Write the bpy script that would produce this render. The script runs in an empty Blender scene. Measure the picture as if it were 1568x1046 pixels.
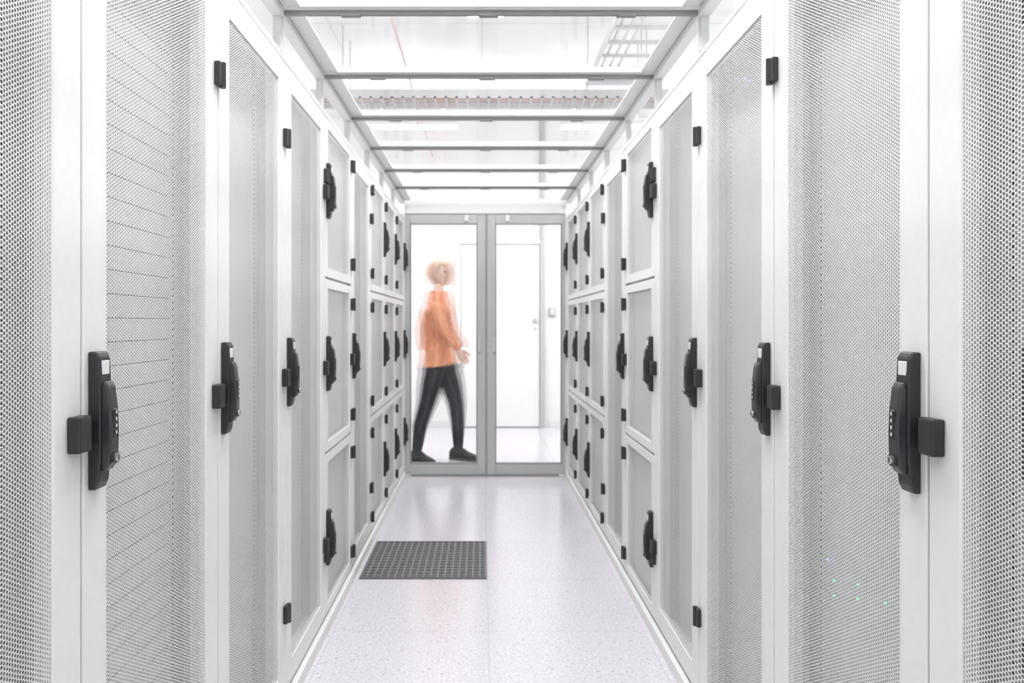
import bpy, bmesh, math, random
from mathutils import Vector, Matrix
random.seed(7)
S = bpy.context.scene
WL, WR, H = 0.607, 0.662, 1.19
Y0L, Y0R = 1.16, 1.135
DOORY = 5.97
ZOOM, CX, CY = 1, 784, 523
try:
    S.view_settings.view_transform = 'Standard'
except Exception: pass

# ---------------------------------------------------------------- materials
def mat(name, col, rough=0.5, metal=0.0, spec=0.5, emis=None, es=0.0, coat=0.0):
    m = bpy.data.materials.new(name); m.use_nodes = True
    b = m.node_tree.nodes['Principled BSDF']
    b.inputs['Base Color'].default_value = (*col, 1)
    b.inputs['Roughness'].default_value = rough
    b.inputs['Metallic'].default_value = metal
    b.inputs['Specular IOR Level'].default_value = spec
    b.inputs['Coat Weight'].default_value = coat
    if emis:
        b.inputs['Emission Color'].default_value = (*emis, 1)
        b.inputs['Emission Strength'].default_value = es
    return m
def noisy(name, col, rough, amt=0.03, scale=40, **k):
    m = mat(name, col, rough, **k)
    nt = m.node_tree; b = nt.nodes['Principled BSDF']
    tc = nt.nodes.new('ShaderNodeTexCoord'); n = nt.nodes.new('ShaderNodeTexNoise')
    n.inputs['Scale'].default_value = scale; n.inputs['Detail'].default_value = 3
    nt.links.new(tc.outputs['Object'], n.inputs['Vector'])
    r = nt.nodes.new('ShaderNodeValToRGB')
    r.color_ramp.elements[0].position = .3; r.color_ramp.elements[1].position = .7
    r.color_ramp.elements[0].color = (*[max(0, c*(1-amt)) for c in col], 1)
    r.color_ramp.elements[1].color = (*[min(1, c*(1+amt)) for c in col], 1)
    nt.links.new(n.outputs['Fac'], r.inputs['Fac']); nt.links.new(r.outputs['Color'], b.inputs['Base Color'])
    return m

M_white = noisy('powder_coated_steel', (.785, .795, .79), .42, .012, 60)
M_inner = noisy('rack_interior_grey', (.55, .555, .56), .55, .02, 20)
M_blank = noisy('blanking_panel_grey', (.57, .575, .575), .5, .03, 12)
M_dark = noisy('equipment_charcoal', (.12, .125, .14), .45, .2, 30)
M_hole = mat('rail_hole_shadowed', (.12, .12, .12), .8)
M_black = noisy('black_plastic', (.022, .022, .026), .38, .15, 200)
M_black2 = noisy('black_plastic_satin', (.035, .035, .04), .3, .1, 150)
M_silver = mat('lock_cylinder_metal', (.72, .72, .72), .25, 1.0)
M_label = mat('handle_label', (.75, .74, .72), .35)
M_gap = mat('seam_shadow_gasket', (.28, .28, .28), .7)
M_alu = noisy('anodised_aluminium', (.62, .63, .635), .35, .03, 60, metal=.1)
M_aluD = noisy('door_profile_grey', (.50, .505, .51), .4, .03, 60)
M_aluL = noisy('light_aluminium_profile', (.76, .765, .77), .38, .03, 60, metal=.05)
M_tray = noisy('galvanised_tray', (.62, .63, .64), .4, .04, 50, metal=.1)
M_red = noisy('sprinkler_pipe_red', (.82, .66, .64), .5, .05, 50)
M_orange_c = noisy('orange_fibre_cable', (.95, .6, .45), .5, .05, 50)
M_ledg = mat('led_green', (.1, .8, .3), .4, emis=(.08, .9, .3), es=1.6)
M_ledb = mat('led_blue', (.1, .2, .9), .4, emis=(.12, .2, 1), es=4)

def perf_material():
    m = bpy.data.materials.new('perforated_steel_mesh'); m.use_nodes = True
    nt = m.node_tree; N = nt.nodes; L = nt.links
    b = N['Principled BSDF']; out = N['Material Output']
    b.inputs['Base Color'].default_value = (.83, .835, .83, 1); b.inputs['Roughness'].default_value = .4
    tc = N.new('ShaderNodeTexCoord'); sp = N.new('ShaderNodeSeparateXYZ'); cb = N.new('ShaderNodeCombineXYZ')
    L.new(tc.outputs['Object'], sp.inputs[0]); L.new(sp.outputs['Y'], cb.inputs[0]); L.new(sp.outputs['Z'], cb.inputs[1])
    p = .0066; sx, sy = p*math.sqrt(3), p
    ds = []
    for off in ((0, 0, 0), (sx/2, sy/2, 0)):
        a = N.new('ShaderNodeVectorMath'); a.operation = 'ADD'; a.inputs[1].default_value = off
        L.new(cb.outputs[0], a.inputs[0])
        w = N.new('ShaderNodeVectorMath'); w.operation = 'WRAP'
        w.inputs[1].default_value = (sx/2, sy/2, .5); w.inputs[2].default_value = (-sx/2, -sy/2, -.5)
        L.new(a.outputs[0], w.inputs[0])
        l = N.new('ShaderNodeVectorMath'); l.operation = 'LENGTH'; L.new(w.outputs[0], l.inputs[0])
        ds.append(l)
    mn = N.new('ShaderNodeMath'); mn.operation = 'MINIMUM'
    L.new(ds[0].outputs['Value'], mn.inputs[0]); L.new(ds[1].outputs['Value'], mn.inputs[1])
    gt = N.new('ShaderNodeMath'); gt.operation = 'GREATER_THAN'; gt.inputs[1].default_value = p*.39
    L.new(mn.outputs[0], gt.inputs[0])
    tr = N.new('ShaderNodeBsdfTransparent'); mx = N.new('ShaderNodeMixShader')
    L.new(gt.outputs[0], mx.inputs[0]); L.new(tr.outputs[0], mx.inputs[1]); L.new(b.outputs[0], mx.inputs[2])
    L.new(mx.outputs[0], out.inputs[0])
    return m
M_perf = perf_material()

def glass_material(name, refl=.9, tint=(1, 1, 1)):
    m = bpy.data.materials.new(name); m.use_nodes = True
    nt = m.node_tree; N = nt.nodes; L = nt.links
    N.remove(N['Principled BSDF'])
    tr = N.new('ShaderNodeBsdfTransparent'); tr.inputs[0].default_value = (*tint, 1)
    gl = N.new('ShaderNodeBsdfGlossy'); gl.inputs['Roughness'].default_value = .03
    fr = N.new('ShaderNodeFresnel'); fr.inputs[0].default_value = 1.45
    mu = N.new('ShaderNodeMath'); mu.operation = 'MULTIPLY'; mu.inputs[1].default_value = refl
    L.new(fr.outputs[0], mu.inputs[0])
    mx = N.new('ShaderNodeMixShader'); L.new(mu.outputs[0], mx.inputs[0]); L.new(tr.outputs[0], mx.inputs[1]); L.new(gl.outputs[0], mx.inputs[2])
    L.new(mx.outputs[0], N['Material Output'].inputs[0])
    return m
M_glass = glass_material('door_glass', .8, (.985, .99, .985))
M_poly = glass_material('ceiling_polycarbonate', .10, (.985, .985, .985))

def floor_material():
    m = bpy.data.materials.new('speckled_raised_floor'); m.use_nodes = True
    nt = m.node_tree; N = nt.nodes; L = nt.links; b = N['Principled BSDF']
    tc = N.new('ShaderNodeTexCoord'); 
    vo = N.new('ShaderNodeTexNoise'); vo.inputs['Scale'].default_value = 100; vo.inputs['Detail'].default_value = 3
    L.new(tc.outputs['Object'], vo.inputs['Vector'])
    r = N.new('ShaderNodeValToRGB')
    r.color_ramp.elements[0].position = .29; r.color_ramp.elements[0].color = (.42, .40, .45, 1)
    r.color_ramp.elements[1].position = .43; r.color_ramp.elements[1].color = (.66, .635, .68, 1)
    e = r.color_ramp.elements.new(.57); e.color = (.66, .635, .68, 1)
    e = r.color_ramp.elements.new(.70); e.color = (.82, .80, .83, 1)
    L.new(vo.outputs['Fac'], r.inputs['Fac'])
    v2 = N.new('ShaderNodeTexVoronoi'); v2.inputs['Scale'].default_value = 24
    L.new(tc.outputs['Object'], v2.inputs['Vector'])
    lt = N.new('ShaderNodeMath'); lt.operation = 'LESS_THAN'; lt.inputs[1].default_value = .14
    L.new(v2.outputs['Distance'], lt.inputs[0])
    mf = N.new('ShaderNodeMath'); mf.operation = 'MULTIPLY'; mf.inputs[1].default_value = .5; L.new(lt.outputs[0], mf.inputs[0])
    mxs = N.new('ShaderNodeMixRGB'); mxs.inputs['Color2'].default_value = (.38, .36, .41, 1)
    L.new(mf.outputs[0], mxs.inputs['Fac']); L.new(r.outputs['Color'], mxs.inputs['Color1'])
    a = N.new('ShaderNodeVectorMath'); a.operation = 'SUBTRACT'; a.inputs[1].default_value = (.025+.3, 3.56+.3, 0)
    L.new(tc.outputs['Object'], a.inputs[0])
    w = N.new('ShaderNodeVectorMath'); w.operation = 'WRAP'; w.inputs[1].default_value = (.3, .3, 1); w.inputs[2].default_value = (-.3, -.3, -1)
    L.new(a.outputs[0], w.inputs[0])
    ab = N.new('ShaderNodeVectorMath'); ab.operation = 'ABSOLUTE'; L.new(w.outputs[0], ab.inputs[0])
    sp = N.new('ShaderNodeSeparateXYZ'); L.new(ab.outputs[0], sp.inputs[0])
    mx = N.new('ShaderNodeMath'); mx.operation = 'MAXIMUM'; L.new(sp.outputs[0], mx.inputs[0]); L.new(sp.outputs[1], mx.inputs[1])
    g = N.new('ShaderNodeMath'); g.operation = 'GREATER_THAN'; g.inputs[1].default_value = .2985; L.new(mx.outputs[0], g.inputs[0])
    g2 = N.new('ShaderNodeMath'); g2.operation = 'MULTIPLY'; g2.inputs[1].default_value = .5; L.new(g.outputs[0], g2.inputs[0])
    m2 = N.new('ShaderNodeMixRGB'); m2.inputs['Color2'].default_value = (.38, .37, .40, 1)
    L.new(g2.outputs[0], m2.inputs['Fac']); L.new(mxs.outputs[0], m2.inputs['Color1'])
    L.new(m2.outputs[0], b.inputs['Base Color'])
    b.inputs['Roughness'].default_value = .19; b.inputs['Specular IOR Level'].default_value = .8
    return m
M_floor = floor_material()
M_wall = noisy('wall_paint_white', (.84, .84, .845), .6, .01, 5)
M_ceil = noisy('ceiling_paint_white', (.88, .885, .89), .7, .01, 5)

# ---------------------------------------------------------------- helpers
def new_obj(name, bm, mats, parent=None, loc=(0, 0, 0), smooth=False):
    me = bpy.data.meshes.new(name)
    bm.normal_update(); bm.to_mesh(me); bm.free()
    for m in mats: me.materials.append(m)
    if smooth:
        for p in me.polygons: p.use_smooth = True
    return inst(name, me, parent, loc)
def inst(name, me, parent=None, loc=(0, 0, 0)):
    o = bpy.data.objects.new(name, me); S.collection.objects.link(o); o.location = loc
    if parent: o.parent = parent
    return o
def empty(name, loc=(0, 0, 0)):
    o = bpy.data.objects.new(name, None); S.collection.objects.link(o); o.location = loc; o.empty_display_size = .1; return o
def box(bm, x0, x1, y0, y1, z0, z1, mi=0, bev=0.0, seg=1):
    x0, x1 = min(x0, x1), max(x0, x1); y0, y1 = min(y0, y1), max(y0, y1); z0, z1 = min(z0, z1), max(z0, z1)
    r = bmesh.ops.create_cube(bm, size=1)
    vs = r['verts']
    for v in vs:
        v.co = Vector(((x0+x1)/2+v.co.x*(x1-x0), (y0+y1)/2+v.co.y*(y1-y0), (z0+z1)/2+v.co.z*(z1-z0)))
    fs = set(f for v in vs for f in v.link_faces)
    for f in fs: f.material_index = mi
    if bev:
        es = list(set(e for v in vs for e in v.link_edges))
        bmesh.ops.bevel(bm, geom=es, offset=bev, segments=seg, affect='EDGES', profile=.5, material=mi)
def quad(bm, pts, mi=0):
    f = bm.faces.new([bm.verts.new(p) for p in pts]); f.material_index = mi
def cyl(bm, p0, p1, r, mi=0, n=12, r2=None):
    p0, p1 = Vector(p0), Vector(p1); d = p1-p0
    q = Vector((0, 0, 1)).rotation_difference(d).to_matrix().to_4x4()
    res = bmesh.ops.create_cone(bm, cap_ends=True, segments=n, radius1=r, radius2=r if r2 is None else r2, depth=d.length,
                                matrix=Matrix.Translation((p0+p1)/2) @ q)
    for f in set(f for v in res['verts'] for f in v.link_faces): f.material_index = mi
def tube(bm, pts, rads, mi=0, n=10):
    pts = [Vector(p) for p in pts]
    rings = []
    for i, p in enumerate(pts):
        d = (pts[min(i+1, len(pts)-1)]-pts[max(i-1, 0)]).normalized()
        ref = Vector((0, 1, 0)) if abs(d.y) < .9 else Vector((1, 0, 0))
        u = d.cross(ref).normalized(); w = d.cross(u).normalized()
        r = rads[i] if isinstance(rads, (list, tuple)) else rads
        rings.append([bm.verts.new(p+u*math.cos(2*math.pi*k/n)*r+w*math.sin(2*math.pi*k/n)*r) for k in range(n)])
    for a, b in zip(rings, rings[1:]):
        for k in range(n):
            f = bm.faces.new((a[k], a[(k+1) % n], b[(k+1) % n], b[k])); f.material_index = mi; f.smooth = True
    for rr in (rings[0], rings[-1]):
        try:
            f = bm.faces.new(rr); f.material_index = mi
        except Exception: pass
def profile(bm, pts, y0, y1, sx, mi=0, bev=.002, seg=2):
    """pts: (p,z) outline, p = protrusion into the aisle; extruded along y"""
    a = [bm.verts.new((-sx*p, y0, z)) for p, z in pts]; b = [bm.verts.new((-sx*p, y1, z)) for p, z in pts]
    fs = [bm.faces.new(a), bm.faces.new(b)]
    n = len(pts)
    for i in range(n): fs.append(bm.faces.new((a[i], a[(i+1) % n], b[(i+1) % n], b[i])))
    for f in fs: f.material_index = mi
    bmesh.ops.recalc_face_normals(bm, faces=fs)
    if bev:
        es = list(set(e for f in fs for e in f.edges))
        bmesh.ops.bevel(bm, geom=es, offset=bev, segments=seg, affect='EDGES', profile=.5, material=mi)

# ---------------------------------------------------------------- racks
RM = [M_white, M_perf, M_inner, M_blank, M_dark, M_hole, M_gap]
def door_panel(bm, sx, y0, y1, z0, z1, st, rail):
    t = .018
    box(bm, 0, sx*t, y0, y0+st, z0, z1, 0, .0025, 2)
    box(bm, 0, sx*t, y1-st, y1, z0, z1, 0, .0025, 2)
    box(bm, .0005*sx, sx*t, y0+st-.001, y1-st+.001, z0, z0+rail, 0)
    box(bm, .0005*sx, sx*t, y0+st-.001, y1-st+.001, z1-rail, z1, 0)
    quad(bm, [(sx*.004, y0+st-.003, z0+rail-.003), (sx*.004, y1-st+.003, z0+rail-.003), (sx*.004, y1-st+.003, z1-rail+.003), (sx*.004, y0+st-.003, z1-rail+.003)], 1)
def rack_mesh(sx, kind, lined, equip):
    bm = bmesh.new()
    box(bm, -sx*.014, sx*.95, .001, .599, 0, .042, 0, .002)
    box(bm, sx*.006, sx*.95, .001, .599, .042, .05, 6)
    box(bm, sx*.03, sx*1.0, .003, .013, .05, 1.985, 2)
    box(bm, sx*.03, sx*1.0, .587, .597, .05, 1.985, 2)
    box(bm, sx*.022, sx*1.0, .002, .598, 1.985, 2.0, 0)
    box(bm, sx*.022, sx*1.0, .002, .598, .05, .06, 0)
    box(bm, sx*.99, sx*1.0, .013, .587, .06, 1.985, 2)
    box(bm, sx*.021, sx*.05, .002, .040, .05, 1.985, 0)
    box(bm, sx*.021, sx*.05, .560, .598, .05, 1.985, 0)
    for (ya, yb) in ((.0, .02), (.58, .6)):
        box(bm, sx*.0185, sx*.0205, ya, yb, .05, 1.99, 6)
    if kind == 'full':
        door_panel(bm, sx, .003, .597, .055, 1.995, .074, .07)
    else:
        for z0, z1 in ((.055, .680), (.690, 1.365), (1.375, 1.995)):
            door_panel(bm, sx, .003, .597, z0, z1, .05, .035)
        for z in (.665, 1.35):
            box(bm, sx*.019, sx*.03, .02, .58, z, z+.04, 0)
        box(bm, sx*.030, sx*.034, .04, .56, .06, 1.985, 3)
    if kind == 'full':
        for ya in (.062, .512):
            box(bm, sx*.075, sx*.095, ya, ya+.026, .06, 1.985, 3)
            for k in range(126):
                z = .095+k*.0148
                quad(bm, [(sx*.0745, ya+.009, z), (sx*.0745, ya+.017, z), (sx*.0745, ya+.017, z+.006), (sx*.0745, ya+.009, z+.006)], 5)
        box(bm, sx*.076, sx*.080, .013, .062, .06, 1.985, 3)
        box(bm, sx*.076, sx*.080, .538, .587, .06, 1.985, 3)
        u = 0
        while u < 42:
            z = .09+u*.04445
            hit = [e for e in equip if e[0] == u]
            if hit:
                n, col = hit[0][1], hit[0][2]
                h = n*.04445
                box(bm, sx*.075, sx*.65, .09, .51, z+.001, z+h-.001, col)
                for i in range(8):
                    ya = .10+i*.05
                    box(bm, sx*.070, sx*.0755, ya, ya+.044, z+.006, z+h-.006, 2 if (i+u) % 3 == 0 else 4)
                u += n
            else:
                if lined:
                    box(bm, sx*.078, sx*.080, .086, .514, z+.0010, z+.0434, 3)
                u += 1
        if not lined:
            box(bm, sx*.078, sx*.080, .086, .514, .06, 1.985, 3)
    me = bpy.data.meshes.new('server_rack'); bm.normal_update(); bm.to_mesh(me); bm.free()
    for m in RM: me.materials.append(m)
    return me

def handle_mesh(sx):
    bm = bmesh.new()
    profile(bm, [(0, -.107), (0, .107), (.013, .107), (.018, .098), (.020, .06), (.020, -.06), (.016, -.095), (.011, -.107)], -.0175, .0175, sx, 0, .0025)
    profile(bm, [(.018, .056), (.024, .062), (.029, .052), (.033, .02), (.0345, -.015), (.034, -.045), (.031, -.068), (.025, -.078), (.018, -.08)], -.0135, .0135, sx, 1, .003)
    cyl(bm, (-sx*.028, 0, -.058), (-sx*.0365, 0, -.058), .0095, 1, 20)
    cyl(bm, (-sx*.0365, 0, -.058), (-sx*.0395, 0, -.058), .0068, 2, 20)
    box(bm, -sx*.0394, -sx*.0399, -.0008, .0008, -.062, -.054, 0)
    box(bm, -sx*.017, -sx*.0196, -.0115, .0115, .071, .093, 3, .0008)
    box(bm, -sx*.031, -sx*.0352, -.0075, .0075, -.028, .018, 0, .001)
    for i in range(4):
        z = .0125-i*.0105
        box(bm, -sx*.0350, -sx*.0360, -.0048, .0048, z-.0036, z+.0036, 0, .0008)
        box(bm, -sx*.0360, -sx*.0362, -.0018, .0020, z-.0024, z+.0024, 3)
    me = bpy.data.meshes.new('swing_handle'); bm.normal_update(); bm.to_mesh(me); bm.free()
    for m in (M_black, M_black2, M_silver, M_label): me.materials.append(m)
    return me
def latch_mesh(sx):
    bm = bmesh.new()
    box(bm, 0, -sx*.020, -.052, -.016, -.027, .027, 0, .003, 2)
    box(bm, 0, -sx*.008, -.018, .006, -.020, .020, 0, .001)
    me = bpy.data.meshes.new('latch_keeper'); bm.normal_update(); bm.to_mesh(me); bm.free()
    me.materials.append(M_black); return me
def hinge_mesh(sx):
    bm = bmesh.new()
    box(bm, 0, -sx*.014, -.024, -.002, -.027, .027, 0, .002)
    box(bm, 0, -sx*.012, .002, .014, -.022, .022, 0, .002)
    cyl(bm, (-sx*.012, 0, -.029), (-sx*.012, 0, .029), .0075, 0, 14)
    me = bpy.data.meshes.new('door_hinge'); bm.normal_update(); bm.to_mesh(me); bm.free()
    me.materials.append(M_black); return me

EQ = {0: [], 2: [(3, 2, 4), (6, 2, 4), (14, 1, 4), (20, 2, 4), (22, 2, 4), (34, 1, 4), (36, 2, 4)]}
cache = {}
for sx, W, Y0 in ((-1, WL, Y0L), (1, WR, Y0R)):
    hm, lm, gm = handle_mesh(sx), latch_mesh(sx), hinge_mesh(sx)
    for k in range(-4, 8):
        kind = 'comp' if k in (3, 5, 6, 7) else 'full'
        far = k >= 5
        ev = 2 if k == -1 else 0
        lined = (k <= 0 and not (k == 0 and sx == 1))
        key = (sx, kind, lined, ev)
        if key not in cache: cache[key] = rack_mesh(sx, kind, lined, EQ[ev])
        r = inst('server_rack', cache[key], None, (sx*W, Y0+.6*k, 0))
        hz = (1.04,) if kind == 'full' else (1.71, 1.035, .355)
        hy = .565 if far else .034
        for i, z in enumerate(hz):
            inst('swing_handle_%d' % (i+1), hm, r, (0, hy, z))
            if k == 7: continue
            o = inst('latch_keeper_%d' % (i+1), lm, r, (0, .593 if far else .008, z-.014))
            if far: o.rotation_euler = (math.pi, 0, 0)
        gz = (1.76, .30) if kind == 'full' else (1.92, 1.465, 1.28, .77, .595, .135)
        for i, z in enumerate(gz):
            o = inst('door_hinge_%d' % (i+1), gm, r, (0, .016 if far else .594, z))
            if far: o.rotation_euler = (math.pi, 0, 0)
        if sx == 1 and k in (0, -1, 1):
            bm = bmesh.new()
            L = {0: [(.475, .694, 1), (.445, .659, 0), (.445, .628, 0), (.345, .685, 0), (.345, .658, 0), (.245, .686, 0)],
                 -1: [(.475, 1.165, 1), (.475, 1.153, 0), (.43, 1.165, 1)], 1: [(.38, 1.87, 1), (.34, 1.85, 1)]}[k]
            for (yy, zz, c) in L:
                bmesh.ops.create_icosphere(bm, subdivisions=2, radius=.0024, matrix=Matrix.Translation((.066, yy, zz)))
                for f in bm.faces:
                    if (f.calc_center_median()-Vector((.066, yy, zz))).length < .004: f.material_index = c
            new_obj('status_leds', bm, [M_ledg, M_ledb], r)

# ---------------------------------------------------------------- containment ceiling
YB = -1.24
cc = empty('aisle_containment_ceiling')
bm = bmesh.new()
for sx, W in ((-1, WL), (1, WR)):
    box(bm, sx*(W-.005), sx*(W+.035), YB, DOORY-.002, 2.125, 2.165, 0, .003)
    box(bm, sx*(W+.002), sx*(W+.030), YB, DOORY-.002, 2.001, 2.02, 0, .002)
new_obj('side_rails', bm, [M_aluL], cc)
bm = bmesh.new()
k = -4
while 1.13+.6*k < DOORY-.1:
    y = 1.13+.6*k
    box(bm, -WL+.0, WR-.0, y-.013, y+.013, 2.143, 2.172, 0, .003)
    box(bm, -WL+.0, WR-.0, y-.006, y+.006, 2.130, 2.144, 1)
    for sx, W in ((-1, WL), (1, WR)):
        box(bm, sx*(W+.002), sx*(W+.028), y-.013, y+.013, 2.02, 2.126, 0, .002)
    for x in (.02, -.40, .44): box(bm, x-.03, x+.03, y-.010, y+.010, 2.126, 2.133, 1, .002)
    k += 1
new_obj('cross_beams', bm, [M_alu, M_gap], cc)
bm = bmesh.new(); bf = bmesh.new()
for k in range(-4, 8):
    y0 = 1.13+.6*k+.018; y1 = min(y0+.564, DOORY-.05)
    if y1-y0 < .1: continue
    quad(bm, [(-WL+.05, y0+.005, 2.150), (WR-.05, y0+.005, 2.150), (WR-.05, y1-.005, 2.150), (-WL+.05, y1-.005, 2.150)], 0)
    box(bf, -WL+.006, -WL+.058, y0, y1, 2.146, 2.156, 0, .002)
    box(bf, WR-.058, WR-.006, y0, y1, 2.146, 2.156, 0, .002)
    box(bf, -WL+.058, WR-.058, y0, y0+.01, 2.146, 2.156, 0)
    box(bf, -WL+.058, WR-.058, y1-.01, y1, 2.146, 2.156, 0)
    for sx, W in ((-1, WL), (1, WR)):
        x = sx*(W+.015)
        quad(bm, [(x, y0, 2.02), (x, y1, 2.02), (x, y1, 2.126), (x, y0, 2.126)], 0)
new_obj('clear_panels', bm, [M_poly], cc)
new_obj('panel_frames', bf, [M_aluL], cc)

# ---------------------------------------------------------------- aisle end door
dr = empty('aisle_glass_door', (0, DOORY, 0))
bm = bmesh.new()
box(bm, -WL, WR, .0, .08, 2.05, 2.165, 0, .004)
box(bm, -WL-.05, -WL+.007, 0, .08, 0, 2.05, 0, .003)
box(bm, WR-.012, WR+.05, 0, .08, 0, 2.05, 0, .003)
new_obj('door_portal', bm, [M_aluL], dr)
def leaf(nm, x0, x1, s0, s1):
    bm = bmesh.new(); a, b = .01, .05
    box(bm, x0, x0+s0, a, b, .01, 2.045, 0, .003)
    box(bm, x1-s1, x1, a, b, .01, 2.045, 0, .003)
    box(bm, x0+s0, x1-s1, a+.001, b, .01, .095, 0)
    box(bm, x0+s0, x1-s1, a+.001, b, 1.975, 2.045, 0)
    g = .006
    box(bm, x0+s0, x0+s0+g, a-.002, b, .095, 1.975, 1); box(bm, x1-s1-g, x1-s1, a-.002, b, .095, 1.975, 1)
    box(bm, x0+s0, x1-s1, a-.002, b, .095, .095+g, 1); box(bm, x0+s0, x1-s1, a-.002, b, 1.975-g, 1.975, 1)
    new_obj(nm+'_frame', bm, [M_aluD, M_gap], dr)
    bm = bmesh.new()
    quad(bm, [(x0+s0, .03, .095), (x1-s1, .03, .095), (x1-s1, .03, 1.975), (x0+s0, .03, 1.975)])
    new_obj(nm+'_glass', bm, [M_glass], dr)
leaf('left_leaf', -.600, .031, .038, .07)
leaf('right_leaf', .037, .650, .07, .026)
bm = bmesh.new()
for x in (-.02, .095):
    box(bm, x-.008, x+.008, -.012, .012, .97, 1.09, 0, .004)
for x in (-.12, .20):
    box(bm, x-.015, x+.015, -.006, .012, 1.99, 2.04, 1, .002)
box(bm, .028, .040, .004, .012, .01, 2.045, 2)
box(bm, -.55, .60, -.004, .01, .002, .012, 2)
new_obj('pulls_and_closers', bm, [M_alu, M_aluL, M_gap], dr)

# ---------------------------------------------------------------- room shell
RX, RY0, RY1, RZ = 3.3, -4.2, 8.8, 3.55
bm = bmesh.new(); box(bm, -RX, RX, RY0, RY1, -.1, 0, 0); new_obj('floor', bm, [M_floor])
bm = bmesh.new(); box(bm, -RX, RX, RY0, RY1, RZ, RZ+.1, 0)
for j in range(11):
    y = RY0+j*1.2+.6; box(bm, -RX, RX, y-.006, y+.006, RZ-.003, RZ, 1)
for x in (-2.4, -1.2, 0, 1.2, 2.4): box(bm, x-.006, x+.006, RY0, RY1, RZ-.003, RZ, 1)
new_obj('ceiling', bm, [M_ceil, M_aluL])
bm = bmesh.new(); box(bm, -RX-.1, -RX, RY0, RY1, 0, RZ, 0); new_obj('wall_left', bm, [M_wall])
bm = bmesh.new(); box(bm, RX, RX+.1, RY0, RY1, 0, RZ, 0); new_obj('wall_right', bm, [M_wall])
bm = bmesh.new(); box(bm, -RX-.1, RX+.1, RY1, RY1+.1, 0, RZ, 0); new_obj('wall_back', bm, [M_wall])
bm = bmesh.new(); box(bm, -RX-.1, RX+.1, RY0-.1, RY0, 0, RZ, 0); new_obj('wall_front', bm, [M_wall])
bm = bmesh.new(); box(bm, -RX, -.30, RY1-.012, RY1, 0, .08, 0, .002); box(bm, .76, RX, RY1-.012, RY1, 0, .08, 0, .002)
new_obj('baseboard_back', bm, [M_aluL])
bm = bmesh.new()
box(bm, -.24, .66, RY1-.03, RY1-.001, .01, 2.1, 0, .003)
box(bm, -.30, -.245, RY1-.045, RY1-.001, 0, 2.16, 2, .003)
box(bm, .665, .72, RY1-.05, RY1-.001, 0, 2.16, 1, .003)
box(bm, -.245, .665, RY1-.045, RY1-.001, 2.105, 2.16, 2, .003)
cyl(bm, (.61, RY1-.03, 1.23), (.61, RY1-.055, 1.23), .025, 1, 20)
cyl(bm, (.61, RY1-.05, 1.23), (.61, RY1-.085, 1.23), .018, 1)
cyl(bm, (.61, RY1-.03, 1.13), (.61, RY1-.04, 1.13), .016, 1, 16)
box(bm, .10, .38, RY1-.032, RY1-.0295, 1.52, 1.76, 3)
for i in range(4): box(bm, .13, .35-.04*i, RY1-.034, RY1-.0315, 1.70-i*.05, 1.725-i*.05, 4)  # pale pink strips paint in a faint reflection of text
new_obj('door_1', bm, [M_wall, M_aluD, M_wall, M_wall, noisy('sign_print_reflection', (.84, .74, .72), .6, .05, 30)])
bm = bmesh.new()
box(bm, .77, .85, RY1-.03, RY1, 1.28, 1.38, 0, .005); box(bm, .79, .83, RY1-.036, RY1-.029, 1.30, 1.36, 1, .002)
new_obj('light_switch', bm, [M_aluD, M_label])
bm = bmesh.new(); cyl(bm, (.695, RY1-.03, 2.16), (.695, RY1-.03, RZ), .026, 0, 14)
for z in (2.4, 3.0): box(bm, .66, .73, RY1-.06, RY1, z, z+.02, 0, .002)
new_obj('conduit_pipe', bm, [M_aluD])

# ---------------------------------------------------------------- overhead services
def ladder(name, x0, x1, y0, y1, z):
    bm = bmesh.new()
    box(bm, x0, x0+.015, y0, y1, z, z+.06, 0, .002); box(bm, x1-.015, x1, y0, y1, z, z+.06, 0, .002)
    y = y0+.1
    while y < y1:
        box(bm, x0+.015, x1-.015, y, y+.03, z+.01, z+.03, 0); y += .25
    y = y0+.6
    while y < y1:
        for x in (x0-.01, x1+.01): cyl(bm, (x, y, z-.01), (x, y, RZ), .006, 0, 8)
        box(bm, x0-.03, x1+.03, y-.02, y+.02, z-.03, z-.0, 0, .002); y += 1.5
    for j in range(3):
        tube(bm, [(x0+.06+j*.06, y0+.02+i*(y1-y0-.04)/20, z+.042+.004*math.sin(i+j)) for i in range(21)], .010, 1, 8)
    new_obj(name, bm, [M_tray, M_aluL])
ladder('cable_ladder', .80, 1.18, .6, 5.9, 3.0)
ladder('cable_ladder', -2.2, -1.8, .6, 8.2, 2.9)
bm = bmesh.new()
z = 2.98
for yy in (6.05, 6.35): box(bm, -3.1, 3.1, yy, yy+.008, z, z+.07, 0)
x = -3.1
while x < 3.1:
    box(bm, x, x+.018, 6.05, 6.358, z, z+.012, 0); x += .085
for yy in (6.12, 6.2, 6.28): box(bm, -3.1, 3.1, yy, yy+.012, z-.003, z+.01, 0)
for j in range(2):
    tube(bm, [(-3.0+i*.3, 6.15+j*.06+.01*math.sin(i*1.3+j), z+.022) for i in range(21)], .010, 1, 8)
for x in (-2.5, -1.1, 1.3, 2.5):
    cyl(bm, (x, 6.04, z-.01), (x, 6.04, RZ), .006, 0, 8); cyl(bm, (x, 6.37, z-.01), (x, 6.37, RZ), .006, 0, 8)
    box(bm, x-.015, x+.015, 6.02, 6.39, z-.02, z-.004, 0)
new_obj('cable_tray', bm, [M_tray, M_orange_c])
bm = bmesh.new()
cyl(bm, (-.57, -3.5, 3.12), (-.57, 8.78, 3.12), .009, 0, 12)
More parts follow.
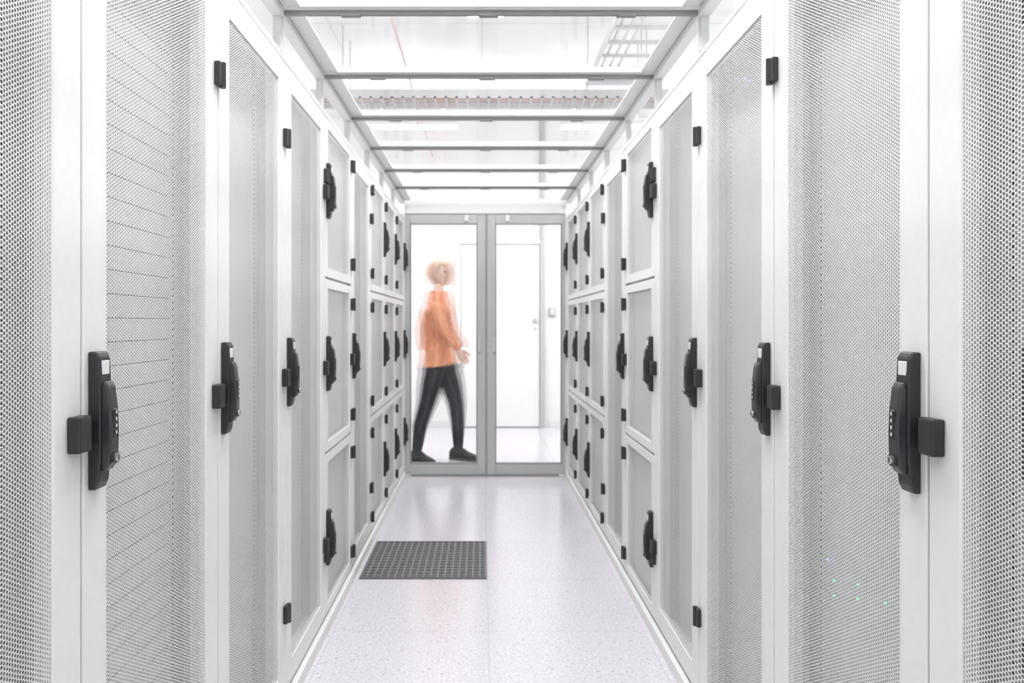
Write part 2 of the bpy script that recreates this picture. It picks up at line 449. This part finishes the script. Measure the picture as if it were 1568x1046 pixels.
for y in (-1, 1.5, 4.2, 6.8):
    cyl(bm, (-.57, y, 3.12), (-.57, y, 2.98), .007, 0, 10); cyl(bm, (-.57, y, 2.98), (-.57, y, 2.96), .014, 0, 12)
    cyl(bm, (-.57, y+.1, 3.12), (-.57, y+.1, RZ), .004, 0, 8)
new_obj('sprinkler_pipe', bm, [M_red])

# ---------------------------------------------------------------- luminaires (pendants, with added upward fill)
M_diff = mat('luminaire_diffuser', (1, 1, 1), .5, emis=(1, 1, 1), es=4)
def lamp(x, y, lx, ly, P, up=.8):
    bm = bmesh.new()
    z = 3.1
    box(bm, x-lx/2-.02, x+lx/2+.02, y-ly/2-.02, y+ly/2+.02, z, z+.05, 0, .004)
    box(bm, x-lx/2, x+lx/2, y-ly/2, y+ly/2, z-.006, z, 1)
    for d in (-.35, .35):
        if lx > ly: cyl(bm, (x+lx*d, y, z+.05), (x+lx*d, y, RZ), .004, 0, 8)
        else: cyl(bm, (x, y+ly*d, z+.05), (x, y+ly*d, RZ), .004, 0, 8)
    o = new_obj('ceiling_luminaire', bm, [M_aluL, M_diff])
    for upw in (0, 1):
        e = P*(up if upw else 1)
        if e <= 0: continue
        ld = bpy.data.lights.new('lamp', 'AREA'); ld.shape = 'RECTANGLE'; ld.size = lx; ld.size_y = ly; ld.energy = e
        ld.color = (1, .995, .99)
        lo = bpy.data.objects.new('ceiling_fill_uplight' if upw else 'downlight', ld); S.collection.objects.link(lo)
        lo.location = (x, y, z+.06 if upw else z-.012); lo.parent = o
        if upw: lo.rotation_euler = (math.pi, 0, 0)  # upward lamp is added fill to brighten the room ceiling
P = 28.5
for y in (-2.6, -.4, 1.8, 4.0):
    lamp(0.02, y, .22, 1.5, P)
for y in (-2.6, 1.2, 4.8):
    for x in (-2.6, 2.6): lamp(x, y, .2, 1.5, P*.6, .8)
for x in (-2.5, -.67, 1.2, 2.6): lamp(x, 7.4, .86, .16, P*.62, .8)
w = bpy.data.worlds.new('World'); S.world = w; w.use_nodes = True
w.node_tree.nodes['Background'].inputs[0].default_value = (1, 1, 1, 1); w.node_tree.nodes['Background'].inputs[1].default_value = .4

# ---------------------------------------------------------------- perforated floor tile
bm = bmesh.new()
x0, x1, y0, y1 = -.573, .023, 3.562, 4.158
box(bm, x0, x1, y0, y1, 0, .003, 0)
t = .012
box(bm, x0, x1, y0, y0+t, .003, .008, 1); box(bm, x0, x1, y1-t, y1, .003, .008, 1)
box(bm, x0, x0+t, y0+t, y1-t, .003, .008, 1); box(bm, x1-t, x1, y0+t, y1-t, .003, .008, 1)
n = 18
for i in range(1, n):
    xx = x0+(x1-x0)*i/n; box(bm, xx-.0028, xx+.0028, y0+t, y1-t, .003, .0075, 2)
for i in range(1, 14):
    yy = y0+(y1-y0)*i/14; box(bm, x0+t, x1-t, yy-.004, yy+.004, .003, .007, 2)
new_obj('floor_vent_grille', bm, [noisy('grille_dark', (.075, .075, .08), .6, .1, 80), noisy('grille_frame', (.14, .14, .15), .5, .1, 80), noisy('grille_bars', (.24, .24, .25), .5, .1, 80)])

# ---------------------------------------------------------------- walking person
PM = [noisy('jacket_orange', (1.0, .47, .28), .85, .05, 14), noisy('trousers_black', (.05, .05, .06), .85, .2, 30),
      noisy('skin', (.92, .66, .56), .6, .04, 30), noisy('hair_strawberry_blond', (.88, .62, .50), .7, .1, 60),
      noisy('shoe_black', (.03, .03, .035), .7, .1, 40), mat('shoe_sole', (.10, .10, .105), .7), mat('eye_dark', (.08, .05, .05), .4),
      mat('lips', (.70, .36, .33), .5)]
def skin_body():
    J = [
        ((.01, 0, .955), .120), ((.0, 0, 1.08), .115), ((-.012, 0, 1.24), .122), ((-.012, 0, 1.365), .108), ((-.010, 0, 1.475), .058), ((-.005, 0, 1.56), .052),
        ((-.012, -.140, 1.375), .074), ((.045, -.210, 1.15), .050), ((.165, -.20, .985), .035),
        ((-.012, .140, 1.375), .074), ((-.105, .210, 1.165), .050), ((-.10, .222, .945), .035),
        ((.0, -.088, .86), .098), ((-.10, -.088, .50), .060), ((-.188, -.085, .075), .046),
        ((.02, .088, .86), .098), ((.145, .088, .50), .060), ((.165, .085, .075), .046),
        ((-.05, -.09, .70), .080), ((.085, .09, .70), .080), ((-.155, -.087, .33), .055), ((.16, .087, .33), .055)]
    E = [(0, 1), (1, 2), (2, 3), (3, 4), (4, 5), (3, 6), (6, 7), (7, 8), (3, 9), (9, 10), (10, 11),
         (0, 12), (12, 18), (18, 13), (13, 20), (20, 14), (0, 15), (15, 19), (19, 16), (16, 21), (21, 17)]
    me = bpy.data.meshes.new('tmp'); me.from_pydata([j[0] for j in J], E, [])
    o = bpy.data.objects.new('tmp', me); S.collection.objects.link(o)
    md = o.modifiers.new('Skin', 'SKIN'); md.branch_smoothing = .8
    if not me.skin_vertices: me.skin_vertices.new()
    for i, j in enumerate(J):
        d = me.skin_vertices[0].data[i]; d.radius = (j[1], j[1]); d.use_root = (i == 0)
    sb = o.modifiers.new('Sub', 'SUBSURF'); sb.levels = 3; sb.render_levels = 3
    dg = bpy.context.evaluated_depsgraph_get()
    out = bpy.data.meshes.new_from_object(o.evaluated_get(dg))
    bpy.data.objects.remove(o)
    bm = bmesh.new(); bm.from_mesh(out)
    prof = [(.86, .125, .175), (.95, .118, .172), (1.08, .104, .150), (1.24, .122, .168), (1.34, .108, .19), (1.42, .075, .20), (1.48, .06, .20)]
    for v in bm.verts:
        z = v.co.z
        if .86 < z < 1.48 and abs(v.co.y) < .155:
            for (za, ra, sa), (zb, rb, sb_) in zip(prof, prof[1:]):
                if za <= z <= zb:
                    t = (z-za)/(zb-za); rx = ra+(rb-ra)*t; ry = sa+(sb_-sa)*t
            cx = .01-.022*min(1, max(0, (z-.95)/.25))
            dx, dy = v.co.x-cx, v.co.y
            r = math.hypot(dx/rx, dy/ry)
            if r > 1: v.co.x = cx+dx/r; v.co.y = dy/r
    tv = [v for v in bm.verts if .84 < v.co.z < 1.50]
    for _ in range(10): bmesh.ops.smooth_vert(bm, verts=tv, factor=.5, use_axis_x=True, use_axis_y=True, use_axis_z=True)
    bm.to_mesh(out); bm.free()
    return out
def ring(bm, c, r, tu, mi, nrm=(0, 0, 1)):
    c = Vector(c); q = Vector((0, 0, 1)).rotation_difference(Vector(nrm)).to_matrix()
    tube(bm, [c+q @ Vector((r*math.cos(a*math.pi/8), r*math.sin(a*math.pi/8), 0)) for a in range(17)], tu, mi, 8)
def ellipsoid(bm, c, r, mi, seg=24, ring_=16, fn=None):
    res = bmesh.ops.create_uvsphere(bm, u_segments=seg, v_segments=ring_, radius=1)
    vs = res['verts']
    for v in vs:
        p = v.co.copy()
        if fn: p = fn(p)
        v.co = Vector((p.x*r[0]+c[0], p.y*r[1]+c[1], p.z*r[2]+c[2]))
    for f in set(f for v in vs for f in v.link_faces): f.material_index = mi; f.smooth = True
    return vs
def headfn(p):
    q = p.copy()
    if p.z < 0:
        k = -p.z; q.y *= 1-.32*k*k; q.x = q.x*(1-.22*k) + (.16*k)
    if p.x > .5 and abs(p.z) < .5: q.x = .5+(p.x-.5)*.85
    return q
def hand(bm, wr, d, side, bend):
    d = Vector(d).normalized(); lat = Vector((1, 0, 0)) if abs(d.x) < .6 else Vector((.5, 0, .8))
    lat = (lat-d*lat.dot(d)).normalized(); nrm = d.cross(lat).normalized()*side
    wr = Vector(wr); n = 10
    secs = [(-.015, .022, .019), (.015, .028, .017), (.05, .040, .015), (.085, .041, .013), (.096, .034, .010)]
    rings = [[bm.verts.new(wr+d*t+lat*a*math.cos(2*math.pi*k/n)+nrm*b*math.sin(2*math.pi*k/n)) for k in range(n)] for t, a, b in secs]
    for A, B in zip(rings, rings[1:]):
        for k in range(n):
            f = bm.faces.new((A[k], A[(k+1) % n], B[(k+1) % n], B[k])); f.material_index = 2; f.smooth = True
    for q in (rings[0], rings[-1]): bm.faces.new(q).material_index = 2
    for i, (o, L) in enumerate(((.029, .070), (.010, .080), (-.010, .074), (-.029, .058))):
        p = wr+d*.085+lat*o; pts = [p]; ang = .15
        for s in (.45, .3, .25):
            ang += bend; p = p+(d*math.cos(ang)+nrm*math.sin(ang))*L*s; pts.append(p)
        tube(bm, pts, [.0092, .0085, .0078, .0055], 2, 8)
    p = wr+d*.03+lat*.030
    tube(bm, [p, p+d*.025+lat*.020+nrm*.008, p+d*.05+lat*.026+nrm*.018, p+d*.07+lat*.024+nrm*.024], [.0115, .0105, .009, .006], 2, 8)
def shoe(bm, ax, ay, rot):
    Rz = Matrix.Rotation(math.radians(rot), 3, 'Z'); n = 14
    secs = [(-.082, .020, .045), (-.075, .034, .085), (-.05, .038, .110), (.0, .040, .115), (.045, .041, .106), (.08, .043, .082), (.12, .046, .066), (.155, .043, .056), (.185, .033, .046), (.200, .016, .030)]
    def P(x, a, w, h):
        c, s = math.cos(a), math.sin(a)
        yy = w*(abs(c)**.7)*(1 if c > 0 else -1); zz = .012+(h-.012)*(.5+.5*(abs(s)**.8)*(1 if s > 0 else -1))
        if zz > .05: yy *= 1-.25*(zz-.05)/.08
        return Rz @ Vector((x, yy, zz))+Vector((ax, ay, 0))
    rings = [[bm.verts.new(P(x, 2*math.pi*k/n, w, h)) for k in range(n)] for x, w, h in secs]
    for A, B in zip(rings, rings[1:]):
        for k in range(n):
            f = bm.faces.new((A[k], A[(k+1) % n], B[(k+1) % n], B[k])); f.material_index = 4; f.smooth = True
    for q in (rings[0], rings[-1]): bm.faces.new(q).material_index = 4
    lo = []; up = []
    out = [(x, w+.003) for x, w, h in secs]+[(x, -w-.003) for x, w, h in reversed(secs)]
    for x, y in out:
        lo.append(bm.verts.new(Rz @ Vector((x, y, .001))+Vector((ax, ay, 0)))); up.append(bm.verts.new(Rz @ Vector((x, y, .020))+Vector((ax, ay, 0))))
    bm.faces.new(lo).material_index = 5; bm.faces.new(up).material_index = 5
    for i in range(len(lo)):
        j = (i+1) % len(lo); bm.faces.new((lo[i], lo[j], up[j], up[i])).material_index = 5
HEM = .83
BODY = skin_body()
def make_person(detail):
    bm = bmesh.new(); bm.from_mesh(BODY)
    bmesh.ops.bisect_plane(bm, geom=bm.verts[:]+bm.edges[:]+bm.faces[:], plane_co=(0, 0, HEM), plane_no=(-.18, 0, 1))
    bmesh.ops.bisect_plane(bm, geom=bm.verts[:]+bm.edges[:]+bm.faces[:], plane_co=(0, 0, 1.47), plane_no=(0, 0, 1))
    for v in bm.verts:
        z = v.co.z
        if HEM-.02 < z < 1.02 and abs(v.co.y) < .2 and not (v.co.x > .13 and v.co.y < -.14):
            s = 1+.08*(1.02-z)/.19; v.co.x *= s; v.co.y *= s
    for f in bm.faces:
        c = f.calc_center_median(); f.smooth = True
        f.material_index = 2 if c.z > 1.47 else (0 if (c.z-.18*c.x) > HEM else 1)
    if detail:
        ring(bm, (-.010, 0, 1.468), .050, .012, 0)
        ring(bm, (.163, -.20, .988), .028, .009, 0, (.12, .015, -.165))
        ring(bm, (-.10, .222, .95), .028, .009, 0, (.005, .01, -.22))
    else:
        bmesh.ops.delete(bm, geom=[f for f in bm.faces if f.calc_center_median().z > 1.47], context='FACES')
    HC = Vector((.008, 0, 1.628)); hv = []
    hv += ellipsoid(bm, HC, (.094, .074, .112), 2, 28, 20, headfn)
    if detail:
        hv += ellipsoid(bm, HC+Vector((.095, 0, -.018)), (.018, .012, .010), 2, 12, 8)
        hv += ellipsoid(bm, HC+Vector((.088, 0, .004)), (.010, .007, .024), 2, 12, 8)
        for s in (-1, 1):
            hv += ellipsoid(bm, HC+Vector((.079, s*.030, .008)), (.010, .013, .006), 6, 12, 8)
            hv += ellipsoid(bm, HC+Vector((.082, s*.030, .024)), (.008, .018, .004), 3, 12, 8)
            hv += ellipsoid(bm, HC+Vector((-.002, s*.073, -.004)), (.016, .008, .030), 2, 12, 10)
        hv += ellipsoid(bm, HC+Vector((.087, 0, -.052)), (.010, .022, .006), 7, 12, 8)
        hs = ellipsoid(bm, HC+Vector((-.006, 0, .008)), (.100, .081, .113), 3, 40, 28)
        kill = [v for v in hs if ((v.co.x-HC.x) > .035 and (v.co.z-HC.z) < .060) or (v.co.z-HC.z) < -.06 or ((v.co.x-HC.x) > -.012 and (v.co.z-HC.z) < .0)]
        ks = set(kill); hs = [v for v in hs if v not in ks]
        bmesh.ops.delete(bm, geom=kill, context='VERTS'); hv += hs
    R = Matrix.Rotation(math.radians(-32), 3, 'Z')
    for v in hv: v.co = R @ (v.co-HC) + HC
    if detail:
        hand(bm, (.172, -.199, .975), (.10, .01, -.16), 1, .35)
        hand(bm, (-.10, .223, .935), (.02, .01, -.22), -1, .35)
        shoe(bm, -.185, -.085, -38); shoe(bm, .165, .085, -30)
        bmesh.ops.recalc_face_normals(bm, faces=bm.faces)
    return bm
PX, PY = -.372, 6.62
def ghost_mat(src, a):
    m = src.copy(); m.name = src.name+'_trail'
    m.node_tree.nodes['Principled BSDF'].inputs['Alpha'].default_value = a
    return m
person = new_obj('walking_person', make_person(True), PM, None, (PX, PY, 0))
for i, (d, a) in enumerate(((-.035, .36), (.04, .36), (-.085, .20), (.09, .20))):
    bm = make_person(False)
    for v in bm.verts: v.co.x += d*min(1, max(0, (v.co.z-.14)/.75))
    new_obj('motion_trail_%d' % (i+1), bm, [ghost_mat(m, a) for m in PM], person)

# ---------------------------------------------------------------- camera
cd = bpy.data.cameras.new('camera'); co = bpy.data.objects.new('camera', cd); S.collection.objects.link(co)
co.location = (0, 0, H); co.rotation_euler = (math.pi/2, 0, 0)
cd.sensor_width = 36; cd.lens = 1170/1568*36*ZOOM
cd.shift_x = (CX-738)/1568*ZOOM; cd.shift_y = (496-CY)/1568*ZOOM
cd.clip_start = .02
cd.dof.use_dof = True; cd.dof.focus_distance = 1.35; cd.dof.aperture_fstop = 6.5*ZOOM
S.camera = co
